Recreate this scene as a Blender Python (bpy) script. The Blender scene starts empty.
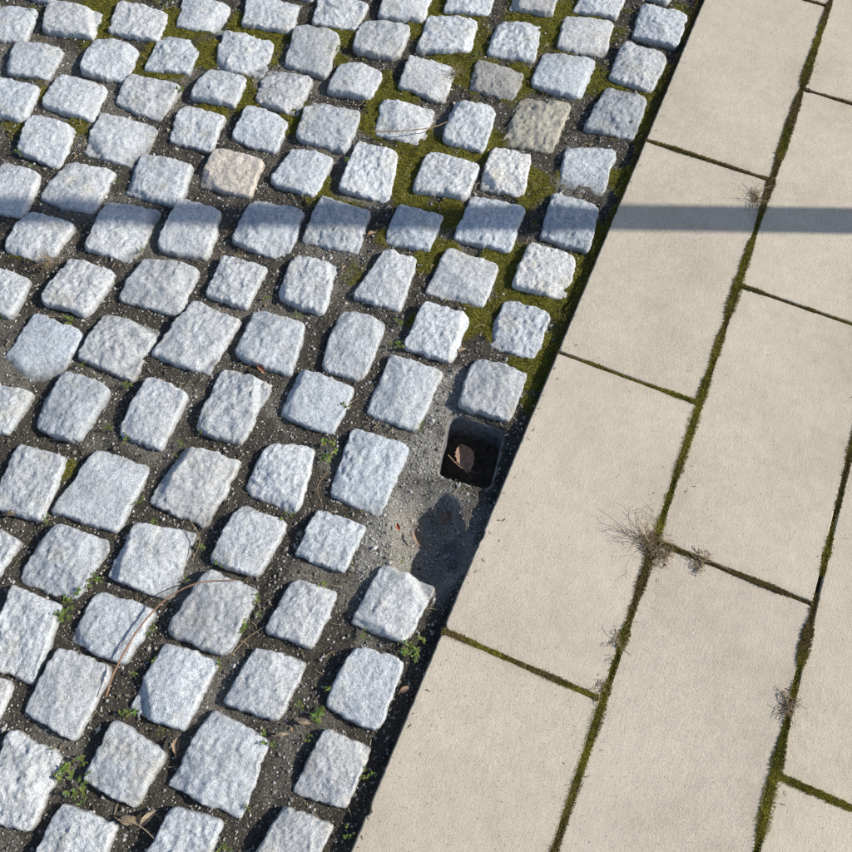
import bpy, math, numpy as np
rng = np.random.default_rng(7)
scene = bpy.context.scene
W = 0.30
# ------------------------------------------------------------------ camera calibration (slab joints are a known grid)
obs = [((650,140),0,2),((558,352),0,1),((445,630),0,0),((765,182),1,2),((690,405),1,1),((597,697),1,0),
       ((806,88),1,2.5),((738,288),1,1.5),((655,543),1,.5),((807,605),2,.5),((785,778),2,0)]
def nrm(v): return v/np.linalg.norm(v)
Yc = nrm(np.array([874,1906,-850.])); Xc = np.array([7506,-3106,850.]); Xc = nrm(Xc-Yc*Xc.dot(Yc)); Zc = np.cross(Xc,Yc)
R0 = np.stack([Xc,Yc,Zc],1)           # world -> camera
T0 = nrm(np.array([19,-204,-850.]))*1.7
def rod(w):
    t=np.linalg.norm(w)
    if t<1e-12: return np.eye(3)
    k=w/t; K=np.array([[0,-k[2],k[1]],[k[2],0,-k[0]],[-k[1],k[0],0]])
    return np.eye(3)+math.sin(t)*K+(1-math.cos(t))*K@K
def unpack(p): return rod(p[:3])@R0, p[3:6], p[6], p[7]
def proj(P,R,T,f):
    c = P@R.T+T
    return np.stack([426+f*c[:,0]/-c[:,2], 426-f*c[:,1]/-c[:,2]],1)
def resid(p):
    R,T,f,L = unpack(p)
    P = np.array([[a*W,b*L,0] for _,a,b in obs]); q = proj(P,R,T,f)
    r = (q-np.array([o[0] for o in obs])).ravel()
    e = proj(np.array([[0,-.3,0],[0,2.2,0]]),R,T,f)
    out=[]
    for (x,y) in ((352,852),(705,0)):
        d=nrm(e[1]-e[0]); out.append((x-e[0][0])*d[1]-(y-e[0][1])*d[0])
    return np.concatenate([r,out,[(f-850)/15]])
p = np.array([0,0,0,*T0,850.,.6])
for it in range(40):
    r = resid(p); J = np.zeros((len(r),8))
    for k in range(8):
        h = 1e-5 if k!=6 else 1e-2
        q = p.copy(); q[k]+=h; J[:,k]=(resid(q)-r)/h
    p = p-np.linalg.solve(J.T@J+1e-9*np.eye(8),J.T@r)
R,T,F,L = unpack(p)
C = -R.T@T
def tw(x,y,z=0.0):
    d = R.T@np.array([(x-426)/F,-(y-426)/F,-1.0]); t=(z-C[2])/d[2]
    return C+t*d
def ti(P): return proj(np.atleast_2d(P),R,T,F)

# ------------------------------------------------------------------ helpers
def _h(ix,iy,iz,s):
    h=(ix*374761393+iy*668265263+iz*2147483647+s*974711+1013904223)&0xffffffff
    h=((h^(h>>13))*1274126177)&0xffffffff
    h=((h^(h>>16))*2246822519)&0xffffffff
    return ((h^(h>>15))&0xffffff)/float(0xffffff)*2-1
def vn(x,y,z,s=0):
    x=np.asarray(x,float);y=np.asarray(y,float)+0*x;z=np.asarray(z,float)+0*x
    xi=np.floor(x).astype(np.int64);yi=np.floor(y).astype(np.int64);zi=np.floor(z).astype(np.int64)
    fx=x-xi;fy=y-yi;fz=z-zi
    fx=fx*fx*(3-2*fx);fy=fy*fy*(3-2*fy);fz=fz*fz*(3-2*fz)
    o=0
    for a in (0,1):
        for b in (0,1):
            for c in (0,1):
                o=o+_h(xi+a,yi+b,zi+c,s)*(fx if a else 1-fx)*(fy if b else 1-fy)*(fz if c else 1-fz)
    return o
def fbm(x,y,z,f,o=3,s=0,g=.5):
    r=0;a=1
    for k in range(o):
        r=r+a*vn(x*f,y*f,z*f,s+k*17); f*=2.03; a*=g
    return r
def sst(a,b,x):
    t=np.clip((x-a)/(b-a),0,1); return t*t*(3-2*t)

def build(name,V,Fc,col=None,mat=None,smooth=True):
    if not isinstance(Fc,list): Fc=[Fc]
    V=np.asarray(V,np.float32)
    me=bpy.data.meshes.new(name); me.vertices.add(len(V)); me.vertices.foreach_set("co",V.ravel())
    nl=sum(f.size for f in Fc); me.loops.add(nl)
    me.loops.foreach_set("vertex_index",np.concatenate([f.ravel() for f in Fc]).astype(np.int32))
    tot=np.concatenate([np.full(len(f),f.shape[1]) for f in Fc]); st=np.concatenate([[0],np.cumsum(tot)[:-1]])
    me.polygons.add(len(tot)); me.polygons.foreach_set("loop_start",st.astype(np.int32))
    me.update(calc_edges=True)
    me.polygons.foreach_set("use_smooth",np.full(len(tot),smooth,bool))
    if col is not None:
        a=me.color_attributes.new("Col",'FLOAT_COLOR','POINT')
        c=np.ones((len(V),4),np.float32); c[:,:3]=col; a.data.foreach_set("color",c.ravel())
    if mat: me.materials.append(mat)
    me.update()
    ob=bpy.data.objects.new(name,me); scene.collection.objects.link(ob); return ob
def gridfaces(nu,nv,off=0):
    i,j=np.meshgrid(np.arange(nu-1),np.arange(nv-1),indexing='ij')
    a=(i*nv+j).ravel()+off
    return np.stack([a,a+nv,a+nv+1,a+1],1)
def tube(pts,rad,sides=4):
    pts=np.asarray(pts,float); n=len(pts)
    d=np.gradient(pts,axis=0); d/=np.linalg.norm(d,axis=1)[:,None]+1e-12
    up=np.array([.3,.2,1.]); a=np.cross(d,up); a/=np.linalg.norm(a,axis=1)[:,None]+1e-9; b=np.cross(d,a)
    rad=np.broadcast_to(rad,(n,))
    th=np.arange(sides)*2*math.pi/sides
    V=pts[:,None,:]+rad[:,None,None]*(a[:,None,:]*np.cos(th)[None,:,None]+b[:,None,:]*np.sin(th)[None,:,None])
    fs=[]
    for i in range(n-1):
        for k in range(sides):
            fs.append([i*sides+k,i*sides+(k+1)%sides,(i+1)*sides+(k+1)%sides,(i+1)*sides+k])
    return V.reshape(-1,3),np.array(fs)
class Acc:
    def __init__(s): s.v=[];s.f=[];s.c=[];s.n=0
    def add(s,V,Fc,c):
        s.v.append(V); s.f.append(Fc+s.n); s.c.append(np.broadcast_to(c,(len(V),3)).copy()); s.n+=len(V)
    def make(s,name,mat,smooth=True):
        by={}
        for f in s.f: by.setdefault(f.shape[1],[]).append(f)
        return build(name,np.concatenate(s.v),[np.concatenate(x) for x in by.values()],np.concatenate(s.c),mat,smooth)

# ------------------------------------------------------------------ materials
def newmat(name,rough=.8,spec=.3):
    m=bpy.data.materials.new(name); m.use_nodes=True; nt=m.node_tree; b=nt.nodes['Principled BSDF']
    b.inputs['Roughness'].default_value=rough; b.inputs['Specular IOR Level'].default_value=spec
    return m,nt,b
def N(nt,t,**kw):
    n=nt.nodes.new(t)
    for k,v in kw.items():
        if k in n.inputs: n.inputs[k].default_value=v
        else: setattr(n,k,v)
    return n
def noise(nt,vec,scale,detail=3,rough=.6):
    n=N(nt,'ShaderNodeTexNoise',Scale=scale,Detail=detail,Roughness=rough); nt.links.new(vec,n.inputs['Vector']); return n.outputs['Fac']
def ramp(nt,fac,stops):
    r=nt.nodes.new('ShaderNodeValToRGB'); e=r.color_ramp.elements
    while len(e)<len(stops): e.new(.5)
    for q,(pos,c) in zip(e,stops):
        q.position=pos; q.color=(c,c,c,1) if not isinstance(c,tuple) else (*c,1)
    nt.links.new(fac,r.inputs[0]); return r.outputs[0]
def mul(nt,a,b,fac=1.0,mode='MULTIPLY'):
    m=nt.nodes.new('ShaderNodeMix'); m.data_type='RGBA'; m.blend_type=mode
    if isinstance(fac,float): m.inputs[0].default_value=fac
    else: nt.links.new(fac,m.inputs[0])
    for s,i in ((a,6),(b,7)):
        if isinstance(s,tuple): m.inputs[i].default_value=(*s,1)
        else: nt.links.new(s,m.inputs[i])
    return m.outputs[2]
def bump(nt,h,dist,strength,prev=None):
    b=N(nt,'ShaderNodeBump',Strength=strength,Distance=dist); nt.links.new(h,b.inputs['Height'])
    if prev: nt.links.new(prev,b.inputs['Normal'])
    return b.outputs[0]
def attr(nt):
    a=nt.nodes.new('ShaderNodeVertexColor'); a.layer_name="Col"; return a.outputs[0]
def ocoord(nt): return nt.nodes.new('ShaderNodeTexCoord').outputs['Object']

granite,nt,b=newmat("granite",.8,.25); oc=ocoord(nt)
c=attr(nt)
c=mul(nt,c,ramp(nt,noise(nt,oc,480,2,.6),[(.30,.45),(.42,.86),(.55,1.05),(.72,1.2)]))
c=mul(nt,c,ramp(nt,noise(nt,oc,150,3,.6),[(.33,.74),(.5,1.0),(.7,1.1)]))
c=mul(nt,c,ramp(nt,noise(nt,oc,22,3,.6),[(.3,(.92,.91,.89)),(.6,(1.04,1.04,1.04))]))
nt.links.new(c,b.inputs['Base Color'])
n1=bump(nt,noise(nt,oc,150,4,.7),.005,.6); n2=bump(nt,noise(nt,oc,520,2,.6),.0014,.7,n1)
nt.links.new(n2,b.inputs['Normal'])

concrete,nt,b=newmat("slab_concrete",.88,.2); oc=ocoord(nt)
c=attr(nt)
mp=N(nt,'ShaderNodeMapping'); mp.inputs['Scale'].default_value=(420,70,100); nt.links.new(oc,mp.inputs[0])
st=N(nt,'ShaderNodeTexNoise',Scale=1.0,Detail=3.0,Roughness=.6); nt.links.new(mp.outputs[0],st.inputs['Vector'])
c=mul(nt,c,ramp(nt,st.outputs['Fac'],[(.3,.91),(.7,1.07)]))
c=mul(nt,c,ramp(nt,noise(nt,oc,620,2,.7),[(.3,.62),(.45,.95),(.55,1.03),(.7,1.2)]))
c=mul(nt,c,ramp(nt,noise(nt,oc,260,1,.5),[(.22,.42),(.285,.80),(.31,1.0),(.7,1.0)]))
c=mul(nt,c,ramp(nt,noise(nt,oc,4,6,.62),[(.32,(.86,.85,.83)),(.5,(.98,.98,.975)),(.66,(1.05,1.05,1.05))]))
c=mul(nt,c,ramp(nt,noise(nt,oc,38,3,.6),[(.3,.94),(.7,1.04)]))
nt.links.new(c,b.inputs['Base Color'])
n1=bump(nt,noise(nt,oc,400,3,.7),.0016,.6); n1=bump(nt,st.outputs['Fac'],.0010,.25,n1)
nt.links.new(n1,b.inputs['Normal'])

soil,nt,b=newmat("soil",.95,.15); oc=ocoord(nt)
c=mul(nt,attr(nt),ramp(nt,noise(nt,oc,300,4,.75),[(.3,.3),(.5,.9),(.60,1.6),(.70,2.6)]))
nt.links.new(c,b.inputs['Base Color'])
n1=bump(nt,noise(nt,oc,170,5,.75),.007,.9); nt.links.new(n1,b.inputs['Normal'])

def attrmat(name,rough,spec,scale=300,lo=.8,hi=1.15,sub=0,bm=0):
    m,nt,b=newmat(name,rough,spec); oc=ocoord(nt)
    nf=noise(nt,oc,scale,3,.6)
    c=mul(nt,attr(nt),ramp(nt,nf,[(.3,lo),(.7,hi)])); nt.links.new(c,b.inputs['Base Color'])
    if bm: nt.links.new(bump(nt,nf,bm,.6),b.inputs['Normal'])
    return m
gritm=attrmat("grit",.85,.25,700)
mossm=attrmat("moss",.9,.1,120,.75,1.25)
weedm=attrmat("green_leaf",.6,.3,300)
drym=attrmat("dry_plant",.9,.1,300)
leafm=attrmat("dead_leaf",.7,.25,120,.6,1.3,0,.001)
metal=attrmat("socket_metal",.9,.15,90,.5,1.5,0,.002)
postm=attrmat("galvanised_steel",.45,.5,30,.85,1.1)
postm.node_tree.nodes['Principled BSDF'].inputs['Metallic'].default_value=.8

# ------------------------------------------------------------------ cobblestones (four corners each, surveyed)
Q = """-10,0,36,6,24,38,-14,34;48,-2,101,8,92,36,40,28;118,-2,167,8,158,38,105,28;182,-8,229,2,222,30,174,22;250,-10,299,0,291,29,240,22
320,-12,368,0,356,26,311,20;388,-20,432,-12,425,18,378,14;452,-24,497,-16,488,12,444,8;520,-22,560,-16,553,12,508,6;585,-18,628,-12,618,14,574,8
15,36,62,46,46,76,2,68;92,33,138,43,126,80,77,68;160,30,203,36,188,70,142,66;222,27,274,38,262,74,214,62;296,24,341,34,326,74,283,62
360,16,411,22,399,56,352,48;428,10,478,16,472,48,416,48;497,16,543,20,534,58,487,50;566,12,616,18,606,52,556,44;642,2,690,12,678,44,633,32
-10,72,38,84,22,118,-16,112;58,70,107,84,91,118,38,102;128,70,180,82,160,118,113,100;206,64,247,74,234,104,188,94;265,63,312,76,298,112,254,98
341,56,384,68,371,96,325,88;409,52,457,66,444,98,399,84;476,56,527,70,514,97,468,86;543,46,599,56,583,95,530,82;624,40,669,54,654,90,609,76
30,110,76,124,57,165,14,148;99,108,157,122,136,164,80,150;181,100,225,112,210,148,166,136;247,102,289,116,274,149,230,136;309,96,361,108,345,150,295,136
382,96,436,104,425,144,373,130;455,97,497,104,485,150,441,138;521,92,573,102,553,150,501,138;606,84,648,98,636,136,584,126
-2,155,40,172,20,214,-14,206;66,160,116,168,91,212,34,196;140,148,192,162,177,203,122,190;212,144,263,156,250,194,196,182;290,144,334,154,316,194,268,180
358,136,398,150,389,200,339,186;428,148,481,160,466,196,411,188;492,144,532,152,524,193,480,184;570,136,618,148,603,192,556,180
24,205,75,222,45,262,-2,246;106,197,160,208,132,260,82,246;178,192,221,208,206,257,155,246;252,194,305,208,285,258,227,238;322,192,371,208,356,251,301,238
397,200,445,212,430,248,383,240;472,190,526,206,511,250,453,236;553,190,601,202,590,250,540,234
-15,262,30,276,8,316,-25,300;68,254,116,270,84,313,36,298;142,255,200,266,176,313,113,296;222,252,268,264,246,306,203,292;294,251,338,262,322,313,274,294
385,248,417,256,400,309,350,294;448,246,500,262,484,305,423,290;530,238,579,254,568,298,511,284
32,308,82,330,47,386,-5,364;102,308,160,326,130,378,72,354;192,295,240,318,207,372,149,352;254,308,305,320,290,375,233,352;340,303,388,318,362,379,319,365
424,300,471,315,452,360,403,345;506,295,553,312,536,358,487,342
-20,380,32,390,4,432,-30,425;62,367,110,386,76,441,30,424;147,373,187,390,160,449,115,430;222,365,272,382,240,443,192,425;300,367,355,384,332,433,278,412
390,350,443,370,415,430,364,410;476,355,528,372,509,420,456,403
15,440,65,455,40,520,-10,505;93,447,148,463,115,530,49,510;184,444,240,458,204,527,146,500;268,440,316,444,296,515,239,488;352,426,411,445,378,516,327,490
-25,515,18,540,-5,575,-30,570;52,520,110,540,72,600,12,578;135,522,195,530,168,600,104,575;238,500,288,520,256,576,207,558;317,507,367,524,342,571,294,553
10,585,60,605,30,683,-15,665;95,588,155,610,122,665,64,640;208,567,258,588,225,655,164,630;292,578,338,590,312,648,262,630;382,563,437,585,406,642,349,622
55,646,110,668,72,742,20,712;162,641,218,660,181,731,124,708;253,645,306,660,278,722,220,702;355,645,406,660,378,733,320,705
5,725,62,758,25,835,-20,815;112,718,165,752,132,810,80,780;212,706,268,740,240,820,165,785;325,727,371,748,345,810,290,792
58,803,115,825,90,880,30,860;172,806,222,822,200,880,138,865;283,806,333,826,305,880,248,865;-35,670,10,680,-8,725,-45,712"""
quads=[]
for s in Q.replace("\n",";").split(";"):
    v=[float(t) for t in s.split(",")]
    quads.append(np.array([tw(v[i],v[i+1],0.0)[:2] for i in (0,2,4,6)]))
quads=[q.mean(0)+(q-q.mean(0))*1.03 for q in quads]
centers=[q.mean(0) for q in quads]
hero=len(quads)
for gy in np.arange(-1.7,3.6,.128):
    for gx in np.arange(-2.9,-.03,.122):
        c0=np.array([gx-.03+rng.normal(0,.004),gy+rng.normal(0,.004)+.02*math.sin(gx*4)])
        if c0[0]>-.062: continue
        im=ti([c0[0],c0[1],0])[0]
        if -22<im[0]<874 and -14<im[1]<870: continue
        if min(np.linalg.norm(c0-k) for k in centers)<.104: continue
        a=rng.normal(0,.08); hw=.047+rng.normal(0,.003); hh=.048+rng.normal(0,.003)
        ca,sa=math.cos(a),math.sin(a)
        q=np.array([[-hw,hh],[hw,hh],[hw,-hh],[-hw,-hh]])+rng.normal(0,.003,(4,2))
        quads.append(q@np.array([[ca,sa],[-sa,ca]])+c0); centers.append(c0)
print("stones",hero,len(quads))
acc=Acc()
for i,q in enumerate(quads):
    n=50 if i<hero else 18
    g=np.linspace(-1,1,n); U,V=np.meshgrid(g,g,indexing='ij')
    r=np.maximum(abs(U),abs(V))+1e-9
    ex=rng.uniform(6,14); s=r/((abs(U)**ex+abs(V)**ex)**(1/ex)+1e-12)
    t=np.clip((r-.8)/.2,0,1)
    rb=rng.uniform(.93,.965)
    ps=np.where(r<=.8,r/.8*rb,rb+(1.03-rb)*(1-(1-t)**2.2))/r
    u=U*s*ps; v=V*s*ps
    th=np.arctan2(v,u); sd=i*3.7
    k=1+.045*vn(np.cos(th)*2.2,np.sin(th)*2.2,sd,5)+.030*vn(np.cos(th)*6,np.sin(th)*6,sd,6)+.016*vn(np.cos(th)*14,np.sin(th)*14,sd,7)
    u=u*k; v=v*k
    a=(1-u)/2; bb=(1+v)/2
    P=(a*bb)[...,None]*q[0]+((1-a)*bb)[...,None]*q[1]+((1-a)*(1-bb))[...,None]*q[2]+(a*(1-bb))[...,None]*q[3]
    z=-.06*t**1.7
    lx=P[...,0]-centers[i][0]; ly=P[...,1]-centers[i][1]
    zt=np.zeros_like(z)
    for kk in range(6):
        an=rng.uniform(0,2*math.pi); sl=rng.uniform(.05,.27); o=rng.uniform(.010,.045)
        zt=np.minimum(zt,-sl*((lx*math.cos(an)+ly*math.sin(an))-o))
    for kk in range(rng.integers(0,3)):
        an=rng.uniform(0,2*math.pi); sl=rng.uniform(.5,1.1); o=rng.uniform(.040,.050)
        zt=np.minimum(zt,-sl*((lx*math.cos(an)+ly*math.sin(an))-o))
    zt=np.maximum(zt,-.014)
    z=z+zt
    am=rng.uniform(.55,1.25)
    z=z+am*.0020*fbm(P[...,0],P[...,1],z+sd,38,2,3)+am*.0018*fbm(P[...,0],P[...,1],z+sd,130,3,9,.65)
    z=z-am*.0014*np.abs(vn(P[...,0]*70,P[...,1]*70,sd,33))
    dx=.0017*fbm(P[...,0],P[...,1],z+sd,90,3,21); dy=.0017*fbm(P[...,0],P[...,1],z+sd,90,3,27)
    tl=rng.normal(0,.022,2); z0=rng.normal(0,.0025)
    z=z+tl[0]*lx+tl[1]*ly+z0
    Vx=np.stack([P[...,0]+dx,P[...,1]+dy,z],-1).reshape(-1,3)
    br=rng.normal(1,.07); w=rng.normal(0,.015)
    col=np.array([.555,.585,.625])*br*np.array([1+w,1,1-w])
    im=ti([*centers[i],0])[0]
    def near(x,y): return math.hypot(im[0]-x,im[1]-y)<14
    if near(229,168): col=np.array([.62,.57,.52])
    if near(537,121): col=np.array([.45,.43,.37])
    if near(497,77): col=np.array([.38,.38,.37])
    if near(616,110): col*=.82
    if near(506,168): col=np.array([.68,.69,.70])
    dirt=sst(-.010,-.026,Vx[:,2])[:,None]
    cc=col*(1-dirt)+np.array([.12,.11,.09])*dirt
    stn=sst(.35,.9,fbm(Vx[:,0],Vx[:,1],sd,25,2,51))[:,None]*.5
    cc=cc*(1-stn)+cc*np.array([.95,.88,.76])*stn
    acc.add(Vx,gridfaces(n,n),cc)
ob=acc.make("granite_cobblestones",granite)

# ------------------------------------------------------------------ concrete slabs
acc=Acc(); ST=.004; G=.0038
for ci in range(0,9):
    off=0 if ci%2==0 else .5
    for ri in range(-4,6):
        x0,x1=ci*W,(ci+1)*W; y0,y1=(ri+off)*L,(ri+1+off)*L
        x0+=G if ci else 0.0; x1-=G; y0+=G*.8; y1-=G*.8
        nx,ny=50,100
        bx=np.concatenate([np.linspace(x0,x1,nx,False),np.full(ny,x1),np.linspace(x1,x0,nx,False),np.full(ny,x0)])
        by=np.concatenate([np.full(nx,y0),np.linspace(y0,y1,ny,False),np.full(nx,y1),np.linspace(y1,y0,ny,False)])
        m=len(bx); cx,cy=(x0+x1)/2,(y0+y1)/2
        rings=[]; cols=[]
        hz=rng.normal(0,.0007); tx,ty=rng.normal(0,.002,2)
        br=rng.normal(1,.025); col=np.array([.590,.525,.435])*br*np.array([1,1,1+rng.normal(0,.012)])
        chip=.004*sst(.7,1.1,fbm(bx,by,1.3,22,3,91))
        dn=sst(-.3,.8,fbm(bx,by,2.3,12,3,191))
        for (ins,zz,na,dk) in ((0,-.06,0,.5),(0,-.0030,.0003,.55),(.0008,-.0012,.0006,.8),(.0024,0,.0007,.93),(.006,0,.0003,.96),(.015,0,0,1)):
            # walk inward towards the slab's own middle so corners stay square
            X=np.clip(bx,x0+ins,x1-ins); Y=np.clip(by,y0+ins,y1-ins)
            sx=np.where(abs(bx-x0)<1e-6,1,np.where(abs(bx-x1)<1e-6,-1,0))*1.0; sy=np.where(abs(by-y0)<1e-6,1,np.where(abs(by-y1)<1e-6,-1,0))*1.0
            jit=na*np.clip(fbm(bx,by,3.3,110,3,77),-.6,2)+(chip if 0<na and ins<.005 else 0)
            X=X+sx*jit; Y=Y+sy*jit
            rings.append(np.stack([X,Y,ST+zz+hz+tx*(X-cx)+ty*(Y-cy)*.6],1))
            cols.append(col*(1-(1-dk)*(.5+1.3*dn))[:,None])
        V=np.concatenate(rings); fs=[]
        idx=np.arange(m); nx2=(idx+1)%m
        for k in range(5):
            fs.append(np.stack([k*m+idx,k*m+nx2,(k+1)*m+nx2,(k+1)*m+idx],1))
        acc.add(V,np.concatenate(fs),np.concatenate(cols))
        acc.add(rings[-1].copy(),np.arange(m)[None,:],cols[-1])
ob=acc.make("concrete_slab_pavement",concrete,False)

# ------------------------------------------------------------------ joint fill, pit, moss field
def inquad(X,Y,q,sc=1.0):
    c=q.mean(0); qq=c+(q-c)*sc; m=np.ones(X.shape,bool)
    for k in range(4):
        a,b_=qq[k],qq[(k+1)%4]
        m&=((b_[0]-a[0])*(Y-a[1])-(b_[1]-a[1])*(X-a[0]))<=0
    return m
RZ=-.024
pit=np.array([tw(*t,RZ)[:2] for t in ((450,413),(506,431),(491,490),(436,476))])
pc=pit.mean(0)
bowls=[((440,508),.045,.045),((426,522),.075,.062),((428,556),.070,.060),((450,548),.05,.06),((405,505),.04,.02)]
bowls=[(tw(*c_,0)[:2],r_,d_) for c_,r_,d_ in bowls]
mossb=[((560,20),.18,1.),((450,10),.15,1.),((330,30),.13,.9),((240,90),.08,.9),((300,120),.09,.8),((390,95),.1,1.1),((460,60),.12,1.1),((520,75),.08,1.1),
 ((600,75),.10,.9),((420,150),.12,1.1),((480,140),.08,1.1),((410,180),.09,1.),((350,210),.07,.7),((530,180),.09,1.1),((440,210),.07,1),((440,250),.08,1.),((510,265),.08,1.1),
 ((560,290),.09,1.3),((580,270),.08,1.3),((545,350),.08,1.3),((530,370),.06,1.1),((480,310),.07,.8),((600,240),.07,1.1),((655,70),.08,1.3),((645,120),.08,1.2),((690,20),.08,1.3),((75,120),.06,.9),((625,175),.05,1.1),
 ((210,105),.06,.9),((62,466),.03,1.),((20,250),.04,.4),((160,60),.10,.9),((90,10),.12,1.),((500,330),.05,1.),((390,230),.06,.8),((320,190),.07,.8),((260,30),.13,1.),((180,20),.11,.9),((210,50),.08,.9),
 ((375,120),.07,1.),((360,265),.05,.6),((410,320),.04,.6),((470,400),.03,.7),((530,400),.03,.9),((20,120),.05,.6),((130,140),.04,.6),((40,90),.06,.7)]
mossb=[(tw(*c_,0)[:2],r_*.80,d_) for c_,r_,d_ in mossb]
def mossf(X,Y):
    m=np.zeros_like(X)
    for c_,r_,d_ in mossb: m=np.maximum(m,d_*np.exp(-((X-c_[0])**2+(Y-c_[1])**2)/(r_*r_)))
    nz=fbm(X,Y,0.5,26,3,201)
    m=sst(.30,.60,m+.30*nz)
    m=np.where(Y>1.9,np.maximum(m,sst(-.1,.4,nz)),m)
    return m*(X<.004)
def hfun(X,Y):
    h=-.021+.005*fbm(X,Y,.3,14,3,301)+.0025*fbm(X,Y,.3,80,3,331)
    mm=mossf(X,Y)
    h=h+mm*(.012+.006*sst(-.05,-.01,X)+.004*vn(X*60,Y*60,0,8)+.003*vn(X*140,Y*140,0,9))
    h=np.minimum(h,-.0015)
    for c_,r_,d_ in bowls:
        d=np.hypot(X-c_[0],Y-c_[1]); h=np.minimum(h,-.016-d_*sst(r_*1.1,r_*.35,d)+.003*fbm(X,Y,.3,60,3,311))
    dp=np.maximum(abs(X-pc[0]),abs(Y-pc[1])); wq=sst(.085,.058,dp)
    h=h*(1-wq)+wq*(RZ+.002+.003*fbm(X,Y,.3,70,2,351))
    h=np.where(X>-.004,-.005+.0022*fbm(X,Y,.2,60,3,341),h)
    return h
x0,x1,y0,y1=-2.1,1.45,-.95,2.75; st_=.005
gx=np.arange(x0,x1,st_); gy=np.arange(y0,y1,st_)
X,Y=np.meshgrid(gx,gy,indexing='ij'); Z=hfun(X,Y)
Z=np.where(inquad(X,Y,pit,1.0),-.145,Z)
sandf=np.zeros_like(X)
for c_,r_,d_ in bowls+[(tw(385,530)[:2],.05,.1),(tw(375,560)[:2],.04,.1),(tw(440,400)[:2],.05,.1),(tw(450,380)[:2],.04,.1),(tw(425,450)[:2],.05,.1),(tw(440,450)[:2],.04,.1)]:
    sandf=np.maximum(sandf,sst(r_*1.5,r_*.6,np.hypot(X-c_[0],Y-c_[1])+.012*vn(X*40,Y*40,0,4)))
patch=sst(.0,.7,fbm(X,Y,.1,9,3,401))
scol=np.array([.075,.068,.058])+patch[...,None]*np.array([.10,.095,.085])
scol=scol*(1-sandf[...,None])+sandf[...,None]*np.array([.30,.29,.27])
mf=mossf(X,Y)[...,None]; scol=scol*(1-mf)+mf*np.array([.12,.115,.022])
jd=(X>-.004)[...,None]; scol=np.where(jd,np.array([.06,.052,.03]),scol)
build("ground_joint_fill",np.stack([X,Y,Z],-1).reshape(-1,3),gridfaces(len(gx),len(gy)),scol.reshape(-1,3),soil)
B=300.; e0,e1,f0,f1=x0+.02,x1-.02,y0+.02,y1-.02
gv=np.array([[-B,-B,-.03],[B,-B,-.03],[B,B,-.03],[-B,B,-.03],[e0,f0,-.03],[e1,f0,-.03],[e1,f1,-.03],[e0,f1,-.03]])
gf=np.array([[0,1,5,4],[1,2,6,5],[2,3,7,6],[3,0,4,7]])
build("ground",gv,gf,np.tile([.09,.08,.065],(8,1)),soil,False)

occ=np.zeros(X.shape,bool)
for q in quads:
    lo=q.min(0)-.01; hi=q.max(0)+.01
    i0,i1=np.clip(((np.array([lo[0],hi[0]])-x0)/st_).astype(int),0,len(gx)); j0,j1=np.clip(((np.array([lo[1],hi[1]])-y0)/st_).astype(int),0,len(gy))
    if i1<=i0 or j1<=j0: continue
    sl=(slice(i0,i1),slice(j0,j1)); occ[sl]|=inquad(X[sl],Y[sl],q,.95)
def occat(x,y):
    i=np.clip(((x-x0)/st_+.5).astype(int),0,len(gx)-1); j=np.clip(((y-y0)/st_+.5).astype(int),0,len(gy)-1)
    return occ[i,j]
def bil(A,x,y):
    fx=np.clip((x-x0)/st_,0,len(gx)-1.001); fy=np.clip((y-y0)/st_,0,len(gy)-1.001)
    i=fx.astype(int); j=fy.astype(int); a=fx-i; b_=fy-j
    return A[i,j]*(1-a)*(1-b_)+A[i+1,j]*a*(1-b_)+A[i,j+1]*(1-a)*b_+A[i+1,j+1]*a*b_

# grit
n=330000
px=rng.uniform(x0,.0,n); py=rng.uniform(y0,y1,n)
im=ti(np.stack([px,py,0*px],1)); vis=(im[:,0]>-60)&(im[:,0]<910)&(im[:,1]>-60)&(im[:,1]<910)
sf=bil(sandf,px,py); mfv=bil(mf[...,0],px,py)
keep=vis&~occat(px,py)&(rng.random(n)<(.65+.35*sf)*(1-.92*mfv))&~inquad(px,py,pit,.98)
px,py,sf=px[keep],py[keep],sf[keep]; n=len(px)
gz=bil(Z,px,py); gz=np.where(inquad(px,py,pit,1.16),np.maximum(gz,RZ+.002),gz)
sz=np.clip(rng.lognormal(math.log(.0014),.5,n),.0006,.0070)
octv=np.array([[1,0,0],[-1,0,0],[0,1,0],[0,-1,0],[0,0,1],[0,0,-1.]]); octf=np.array([[0,2,4],[2,1,4],[1,3,4],[3,0,4],[2,0,5],[1,2,5],[3,1,5],[0,3,5]])
a=rng.uniform(0,6.28,n); ca,sa=np.cos(a),np.sin(a)
v=octv[None]*(1+rng.normal(0,.25,(n,6,1)))*np.array([1,.8,.65])*sz[:,None,None]
vx=v[...,0]*ca[:,None]-v[...,1]*sa[:,None]; vy=v[...,0]*sa[:,None]+v[...,1]*ca[:,None]
V=np.stack([vx+px[:,None],vy+py[:,None],v[...,2]+(gz+sz*.35)[:,None]],-1).reshape(-1,3)
Fg=(octf[None]+np.arange(n)[:,None,None]*6).reshape(-1,3)
pal=np.array([[.36,.35,.33],[.22,.21,.19],[.52,.51,.49],[.12,.105,.09],[.22,.17,.12],[.06,.055,.05]])
pr=np.where(rng.random(n)<.45+.4*sf, rng.integers(0,3,n), rng.integers(1,6,n))
cg=pal[pr]*rng.uniform(.7,1.2,(n,1))
build("gravel",V,Fg,np.repeat(cg,6,0),gritm,False); print("grit",n)

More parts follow.
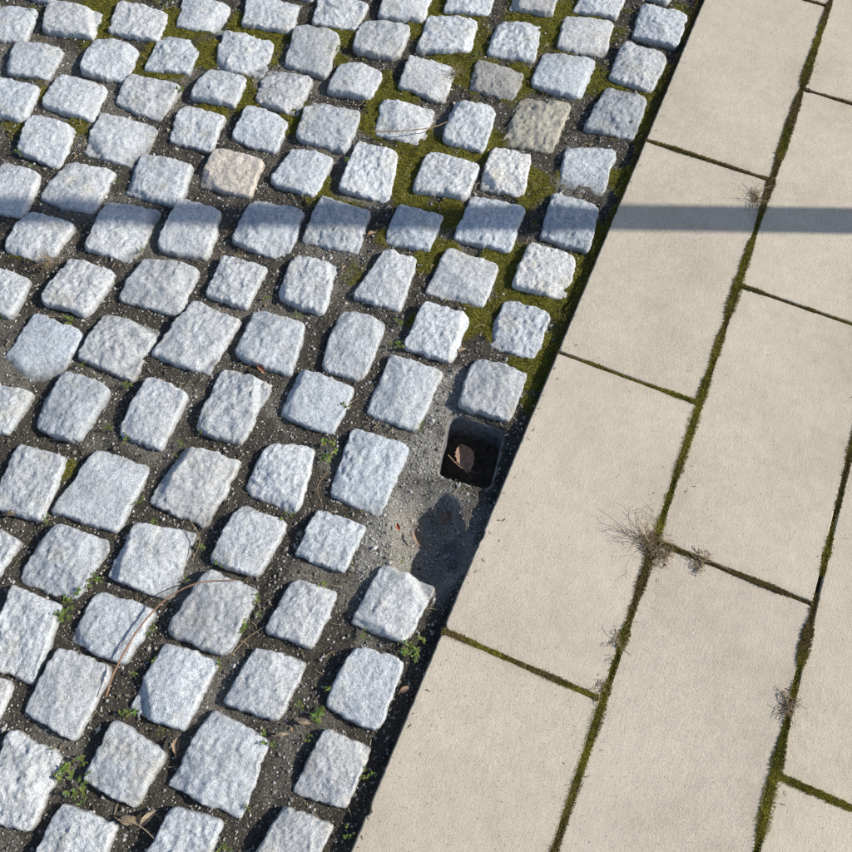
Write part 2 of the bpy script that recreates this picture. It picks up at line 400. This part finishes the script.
# moss
n=420000
px=rng.uniform(x0,.006,n); py=rng.uniform(y0,y1,n)
im=ti(np.stack([px,py,0*px],1)); vis=(im[:,0]>-40)&(im[:,0]<890)&(im[:,1]>-50)&(im[:,1]<890)
m=bil(mf[...,0],px,py); keep=vis&~occat(px,py)&(rng.random(n)<m*1.3)
A=np.stack([px[keep],py[keep],bil(Z,px[keep],py[keep])],1)
pts=[]
for ci in range(0,6):
    k_=90000 if 1<=ci<=2 else (45000 if ci==3 else (30000 if ci==0 else 4000))
    pts.append(np.column_stack([np.full(k_,ci*W),rng.uniform(-.9,2.7,k_),np.zeros(k_)]))
for ci in range(0,5):
    off=0 if ci%2==0 else .5
    for ri in range(-2,6):
        k_=6500 if ci<4 else 1000
        pts.append(np.column_stack([rng.uniform(ci*W,(ci+1)*W,k_),np.full(k_,(ri+off)*L),np.ones(k_)]))
pts=np.concatenate(pts)
dens=fbm(pts[:,0]*.7,pts[:,1],.9,17,3,501)+.35*vn(pts[:,0]*3,pts[:,1]*3,0,502)+.18
wid=.0045+.0058*sst(-.35,.9,dens)
wid=np.where(pts[:,2]>0,wid*.6,wid)
o=rng.normal(0,.55,len(pts)).clip(-1.1,1.1)*wid
jx=pts[:,0]+np.where(pts[:,2]>0,0,o); jy=pts[:,1]+np.where(pts[:,2]>0,o,0)
left=(pts[:,2]==0)&(pts[:,0]==0)
jx=np.where(left,-abs(o)*2.2+.001,jx)
im=ti(np.stack([jx,jy,0*jx],1)); vis=(im[:,0]>-40)&(im[:,0]<890)&(im[:,1]>-50)&(im[:,1]<890)
keep=vis&(rng.random(len(jx))<sst(-.8,.0,dens))
keep&=~(left&(jy<.62))
jz=np.where(np.abs(o)<.0036,.000+.004*sst(-.4,.6,dens),ST-.0006)
jz=np.where(left,np.maximum(bil(Z,jx-.006,jy),-.009),jz)
Bp=np.stack([jx,jy,jz],1)[keep]; kB=1-sst(-.5,.4,vn(Bp[:,0]*11,Bp[:,1]*11,0,77))
Pm=np.concatenate([A,Bp]); kk=np.concatenate([np.zeros(len(A)),.08+.7*kB])
isj=np.concatenate([np.zeros(len(A)),np.ones(len(Bp))])
bl=2
Pm=np.repeat(Pm,bl,0); kk=np.repeat(kk,bl); isj=np.repeat(isj,bl); n=len(Pm)
a=rng.uniform(0,6.28,n); hgt=np.where(isj>0,rng.uniform(.0012,.0045,n),rng.uniform(.002,.0055,n)); ln=rng.uniform(.2,1.1,n)*hgt; wd=rng.uniform(.0005,.0010,n)
d=np.stack([np.cos(a),np.sin(a),0*a],1); sd_=np.stack([-np.sin(a),np.cos(a),0*a],1)
v0=Pm-sd_*wd[:,None]; v1=Pm+sd_*wd[:,None]; v2=Pm+d*ln[:,None]; v2[:,2]+=hgt
V=np.stack([v0,v1,v2],1).reshape(-1,3); Fm=np.arange(n*3).reshape(-1,3)
g1=np.array([.21,.205,.032]); g2=np.array([.40,.36,.06]); g3=np.array([.24,.17,.09])
mixn=sst(-.6,.6,fbm(Pm[:,0],Pm[:,1],.2,30,2,601)+.4*rng.normal(0,1,n))[:,None]
tip=(g1*(1-mixn)+g2*mixn); tip=tip*(1-kk[:,None])+g3*kk[:,None]; tip*=rng.uniform(.7,1.25,(n,1))
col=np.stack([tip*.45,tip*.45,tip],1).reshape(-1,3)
build("moss",V,Fm,col,mossm,False); print("moss",n)

# ------------------------------------------------------------------ square ground socket in the pit
acc=Acc(); m=96; th=np.arange(m)*2*math.pi/m
cu,su=np.cos(th),np.sin(th); se=1/((abs(cu)**7+abs(su)**7)**(1/7))
def ringp(sc,z,j=0):
    sc=sc*(1+j*fbm(cu*4,su*4,z*3,1,3,71))
    u,v=cu*se*sc,su*se*sc; a_=(1-u)/2; b_=(1+v)/2
    P=(a_*b_)[:,None]*pit[0]+((1-a_)*b_)[:,None]*pit[1]+((1-a_)*(1-b_))[:,None]*pit[2]+(a_*(1-b_))[:,None]*pit[3]
    return np.column_stack([P,np.full(m,z)+.002*vn(P[:,0]*60,P[:,1]*60,z*50,3)])
prof=[(1.13,-.14,0),(1.13,RZ-.006,.01),(1.08,RZ-.001,.01),(1.0,RZ-.002,.02),(.975,RZ-.008,.02),(.97,-.05,.01),(.96,-.08,.01),(.93,-.112,.01),(.6,-.118,0),(.3,-.112,0),(.05,-.115,0)]
Vr=np.concatenate([ringp(*t) for t in prof]); idx=np.arange(m)
fs=np.concatenate([np.stack([k*m+idx,k*m+(idx+1)%m,(k+1)*m+(idx+1)%m,(k+1)*m+idx],1) for k in range(len(prof)-1)])
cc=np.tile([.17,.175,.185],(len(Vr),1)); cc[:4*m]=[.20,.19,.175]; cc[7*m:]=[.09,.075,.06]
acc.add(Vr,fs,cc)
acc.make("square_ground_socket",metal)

# ------------------------------------------------------------------ leaves, twigs, weeds
def leaf(name,px_,py_,z,ln,wd,ang,curl,col,lift=.004):
    nu,nv=16,9
    s=np.linspace(0,1,nu); t=np.linspace(-1,1,nv); S,Tt=np.meshgrid(s,t,indexing='ij')
    w=wd*np.sin(math.pi*np.clip(S,.02,.985))**.75*(1-.3*S)*(1+.12*np.sin(S*40)*abs(Tt))
    xl=(S-.5)*ln; yl=Tt*w*.5; zl=curl*ln*(Tt**2)*.5*np.sin(S*3.1)+.25*curl*ln*np.sin(S*4)+.04*ln*vn(S*4,Tt*2,ang,3)
    ca,sa=math.cos(ang),math.sin(ang); c0=tw(px_,py_,z)
    V=np.stack([c0[0]+xl*ca-yl*sa,c0[1]+xl*sa+yl*ca,z+lift+zl],-1).reshape(-1,3)
    cl=np.array(col)*(1-.35*(abs(Tt)<.12)).reshape(-1,1)
    V2,F2=tube([[c0[0]-(.5*ln)*ca,c0[1]-.5*ln*sa,z+lift],[c0[0]-(.62*ln)*ca+.002,c0[1]-.62*ln*sa,z+lift+.002],[c0[0]-(.75*ln)*ca,c0[1]-.75*ln*sa+.002,z+lift+.001]],.0006)
    ac=Acc(); ac.add(V,gridfaces(nu,nv),cl); ac.add(V2,F2,np.array(col)*.7); return ac.make(name,leafm)
leaf("dead_leaf",464,460,-.09,.066,.044,2.2,.35,(.34,.23,.17),.012)
leaf("dead_leaf",448,519,-.066,.038,.022,1.0,.3,(.26,.18,.13),.008)
leaf("dead_leaf",417,540,-.06,.034,.020,-.9,.4,(.26,.19,.14),.010)
leaf("dead_leaf",398,528,-.03,.016,.008,2.2,.3,(.34,.09,.04),.008)
leaf("dead_leaf",262,371,-.012,.026,.012,-.4,.4,(.30,.14,.08),.006)
leaf("dead_leaf",372,236,-.012,.024,.012,1.0,.4,(.28,.19,.12),.006)
leaf("dead_leaf",132,820,-.014,.036,.018,.3,.4,(.36,.28,.20),.008)
leaf("dead_leaf",150,818,-.014,.034,.014,1.2,.4,(.34,.27,.20),.008)
leaf("dead_leaf",178,745,-.014,.03,.014,1.9,.4,(.28,.20,.14),.006)
leaf("dead_leaf",305,722,-.014,.028,.013,.2,.4,(.30,.24,.18),.006)
leaf("dead_leaf",15,515,-.014,.03,.013,.5,.4,(.26,.19,.13),.006)
leaf("dead_leaf",405,690,-.014,.022,.012,.9,.4,(.24,.17,.12),.006)
leaf("dead_leaf",462,352,-.016,.02,.010,.9,.4,(.32,.24,.16),.006)
leaf("dead_leaf",283,735,-.014,.026,.008,.5,.3,(.36,.30,.22),.008)
leaf("dead_leaf",345,270,-.016,.02,.009,1.5,.4,(.26,.18,.12),.006)
def smooth_path(pts,n=40):
    pts=np.array(pts,float); k=len(pts); t=np.linspace(0,k-1,n); out=[]
    for tt in t:
        i=min(int(tt),k-2); f=tt-i; p0=pts[max(i-1,0)];p1=pts[i];p2=pts[i+1];p3=pts[min(i+2,k-1)]
        out.append(.5*((2*p1)+(-p0+p2)*f+(2*p0-5*p1+4*p2-p3)*f*f+(-p0+3*p1-3*p2+p3)*f**3))
    return np.array(out)
def twig(px,rad,col,z=.006):
    P=smooth_path([tw(x,y,zz) for x,y,zz in px],50)
    P[:,2]+=.0008*vn(P[:,0]*50,P[:,1]*50,0,4)
    V,Fc=tube(P,np.linspace(rad,rad*.55,50)*(1+.2*vn(np.arange(50)*.7,0,0,3)),6)
    build("twig",V,Fc,np.tile(col,(len(V),1)),drym)
twig([(106,697,.004),(116,668,.010),(138,630,.012),(165,600,.014),(198,583,.014),(236,580,.006)],.0019,(.30,.18,.12))
twig([(372,131,.006),(400,131,.012),(430,128,.012),(447,122,.01)],.0016,(.34,.25,.15))
twig([(190,520,.004),(200,540,.0),(192,560,-.008)],.0010,(.3,.22,.14))
twig([(232,655,.0),(245,640,-.006),(262,628,-.006)],.0010,(.3,.22,.14))
twig([(700,560,.009),(715,563,.009),(731,571,.008)],.0013,(.24,.17,.11))
twig([(448,455,-.03),(462,468,-.06),(480,474,-.075)],.0012,(.3,.22,.15))
twig([(118,820,.0),(140,826,.002),(160,845,.0)],.0011,(.35,.27,.19))
twig([(330,470,.006),(318,486,-.004),(322,505,-.01)],.0009,(.28,.20,.12))
ac=Acc(); cnt=0
while cnt<750:
    x_,y_=rng.uniform(-1.7,-.005),rng.uniform(-.7,2.5)
    if occat(np.array([x_]),np.array([y_]))[0]: continue
    z_=float(bil(Z,np.array([x_]),np.array([y_]))[0])+.0026; a_=rng.uniform(0,6.28); l_=rng.uniform(.006,.026)
    p0=np.array([x_,y_,z_]); dd=np.array([math.cos(a_),math.sin(a_),0])
    P=np.array([p0-dd*l_/2,p0+np.array([0,0,.002])+rng.normal(0,.0015,3),p0+dd*l_/2+np.array([0,0,.001])])
    V,Fc=tube(P,rng.uniform(.0003,.0008),4); ac.add(V,Fc,np.array([.40,.31,.20])*rng.uniform(.4,1.3)); cnt+=1
# crumbs blown on to the slabs beside the joints
for k in range(260):
    ci=rng.integers(0,4); x_=ci*W+rng.normal(0,.02) if ci else abs(rng.normal(0,.012)); y_=rng.uniform(-.7,2.4)
    if x_<0.002: continue
    a_=rng.uniform(0,6.28); l_=rng.uniform(.002,.009); p0=np.array([x_,y_,ST+.0016]); dd=np.array([math.cos(a_),math.sin(a_),0])
    V,Fc=tube(np.array([p0-dd*l_/2,p0+np.array([0,0,.001]),p0+dd*l_/2]),rng.uniform(.0003,.0007),4); ac.add(V,Fc,np.array([.26,.20,.13])*rng.uniform(.4,1.3))
ac.make("plant_litter",drym)
def dryweed(px_,py_,nst,lmax,seed,z=.004,bias=None,flat=.35):
    rg=np.random.default_rng(seed); ac=Acc(); c0=tw(px_,py_,z)
    for s_ in range(nst):
        a_=rg.uniform(0,6.28) if bias is None or rg.random()<.35 else rg.normal(bias,.55)
        l_=lmax*rg.uniform(.3,1); el=rg.uniform(.05,flat*2); pts_=[c0+np.array([rg.normal(0,.004),rg.normal(0,.005),0])]; k_=8
        cur=rg.normal(0,.22)
        for t_ in range(k_):
            a_+=cur*.5+rg.normal(0,.10); el-=rg.uniform(.0,.14)
            stp=l_/k_; q_=pts_[-1]+stp*np.array([math.cos(a_)*math.cos(el),math.sin(a_)*math.cos(el),math.sin(el)]); q_[2]=max(q_[2],z+.0008); pts_.append(q_)
            if t_>1 and rg.random()<.38:
                b_=a_+rg.choice([-1,1])*rg.uniform(.4,1.1); l2=l_*rg.uniform(.12,.3)
                bp=[q_,q_+l2*.5*np.array([math.cos(b_),math.sin(b_),.25]),q_+l2*np.array([math.cos(b_+.2),math.sin(b_+.2),.3])]
                V,Fc=tube(bp,.00028,3); ac.add(V,Fc,np.array([.42,.34,.23])*rg.uniform(.6,1.3))
        V,Fc=tube(pts_,np.linspace(.0006,.00028,k_+1),4); ac.add(V,Fc,np.array([.40,.32,.21])*rg.uniform(.5,1.3))
    for s_ in range(int(nst*6)):
        a_=rg.uniform(0,6.28); p_=c0+np.array([rg.normal(0,.008),rg.normal(0,.012),rg.uniform(0,.006)]); l_=rg.uniform(.004,.012)
        V,Fc=tube([p_,p_+l_*np.array([math.cos(a_),math.sin(a_),rg.uniform(-.1,.6)])],.0005,3); ac.add(V,Fc,np.array([.34,.26,.16])*rg.uniform(.4,1.2))
    return ac.make("dry_weed",drym)
dryweed(651,545,36,.095,1,bias=2.6)
dryweed(664,554,14,.045,2)
dryweed(700,561,12,.036,3)
dryweed(757,200,16,.050,4,bias=1.9)
dryweed(788,705,14,.040,5)
dryweed(618,640,7,.035,6)
dryweed(600,688,5,.03,7)
dryweed(50,262,18,.045,8,z=-.006,flat=.9)
dryweed(238,258,6,.03,9,z=-.006,flat=.9)
dryweed(455,75,10,.035,10,z=-.006,flat=.9)
def leaflet(c0,a_,el,ln,wd):
    s=np.array([0,.25,.6,.85,1.0]); w=np.array([.15,.75,1,.6,.05])*wd/2
    d=np.array([math.cos(a_)*math.cos(el),math.sin(a_)*math.cos(el),math.sin(el)]); sd=np.array([-math.sin(a_),math.cos(a_),0])
    V=[]
    for si,wi in zip(s,w):
        m_=c0+d*ln*si-np.array([0,0,.25*ln*si*si]); V+= [m_-sd*wi+np.array([0,0,.15*wi]),m_,m_+sd*wi+np.array([0,0,.15*wi])]
    return np.array(V),gridfaces(5,3)
ac=Acc()
wl=[(325,450,1.4),(70,318,1.1),(240,630,1.1),(60,618,1.1),(97,580,1.),(125,717,1.2),(182,90,.9),(316,716,1.3),(410,648,1.3),(62,775,1.5),(75,795,1.3),(155,292,.8),(296,318,.8),(345,405,.9),
 (203,548,.8),(245,620,.9),(325,585,.8),(68,612,1.),(215,560,.7),(412,655,1.),(45,520,.8),(90,762,1.1),(270,742,1.),(345,835,.9),(30,10,.9),(165,10,.8),(395,345,.7),(265,300,.7),(130,385,.7),(455,140,.8),(478,55,.8),(100,90,.7),(400,560,.5),(110,430,.7),(180,460,.7),(70,600,1.0),(256,600,.7),(160,668,.9),(218,665,.7),(40,655,.8)]
for k in range(70): wl.append((rng.uniform(0,460),rng.uniform(0,850),rng.uniform(.4,.8)))
for x_,y_,s_ in wl:
    c0=tw(x_,y_,-.011)
    if c0[0]>-.01 or inquad(c0[:1],c0[1:2],pit,1.3)[0]: continue
    for st in range(rng.integers(4,8)):
        b0=c0+np.array([*rng.normal(0,.007*s_,2),0])
        if occat(b0[:1],b0[1:2])[0] and rng.random()<(.8 if s_>.8 else 1): continue
        a0=rng.uniform(0,6.28); lean=np.array([math.cos(a0)*.5,math.sin(a0)*.5,1.]); hh=rng.uniform(.004,.016)*s_
        V,Fc=tube([b0,b0+lean*hh],.0004,3); ac.add(V,Fc,(.12,.14,.04))
        for l_ in range(rng.integers(4,8)):
            t_=rng.uniform(.3,1); V,Fc=leaflet(b0+lean*hh*t_,rng.uniform(0,6.28),rng.uniform(.0,.8),rng.uniform(.004,.009)*s_,rng.uniform(.002,.0045)*s_)
            ac.add(V,Fc,np.array([.11,.18,.04])*rng.uniform(.6,1.5)*np.array([rng.uniform(.8,1.6),1,1]))
ac.make("green_weeds",weedm)

# ------------------------------------------------------------------ sun and the post whose shadow crosses the paving
pA=tw(0,209); pB=tw(852,222); sd=nrm((pB-pA)[:2])
elev=math.radians(33)
post=pB[:2]+sd*1.15
prof=[(.0,.0),(.085,.0),(.085,.010),(.040,.012),(.037,.02),(.036,3.4),(.039,3.401),(.039,3.42),(.02,3.435),(0.0001,3.437)]
m=32; th=np.arange(m)*2*math.pi/m
V=np.concatenate([np.column_stack([post[0]+r_*np.cos(th),post[1]+r_*np.sin(th),np.full(m,ST+.002+z_)]) for r_,z_ in prof]); idx=np.arange(m)
fs=np.concatenate([np.stack([k*m+idx,k*m+(idx+1)%m,(k+1)*m+(idx+1)%m,(k+1)*m+idx],1) for k in range(len(prof)-1)])
build("metal_post",V,fs,np.tile([.5,.51,.52],(len(V),1)),postm)
sdir=np.array([sd[0]*math.cos(elev),sd[1]*math.cos(elev),math.sin(elev)])
from mathutils import Vector, Matrix
sl=bpy.data.lights.new("sun","SUN"); sl.energy=5.0; sl.angle=math.radians(.55); sl.color=(1,.94,.82)
so=bpy.data.objects.new("sun",sl); scene.collection.objects.link(so); so.rotation_euler=Vector(sdir).to_track_quat('Z','Y').to_euler(); so.location=Vector(sdir)*10
w=bpy.data.worlds.new("World"); scene.world=w; w.use_nodes=True; nt=w.node_tree
sk=nt.nodes.new('ShaderNodeTexSky'); sk.sky_type='NISHITA'; sk.sun_disc=False; sk.sun_elevation=elev; sk.sun_rotation=math.atan2(sd[0],sd[1])
nt.links.new(sk.outputs[0],nt.nodes['Background'].inputs[0]); nt.nodes['Background'].inputs[1].default_value=.12
scene.view_settings.view_transform='Standard'; scene.view_settings.look='None'; scene.view_settings.exposure=0

cam=bpy.data.cameras.new("camera"); co=bpy.data.objects.new("camera",cam); scene.collection.objects.link(co)
cam.sensor_width=36; cam.lens=F/852*36; cam.clip_start=.02; cam.clip_end=1000
M=Matrix([list(R.T[0])+[C[0]],list(R.T[1])+[C[1]],list(R.T[2])+[C[2]],[0,0,0,1]])
co.matrix_world=M; scene.camera=co
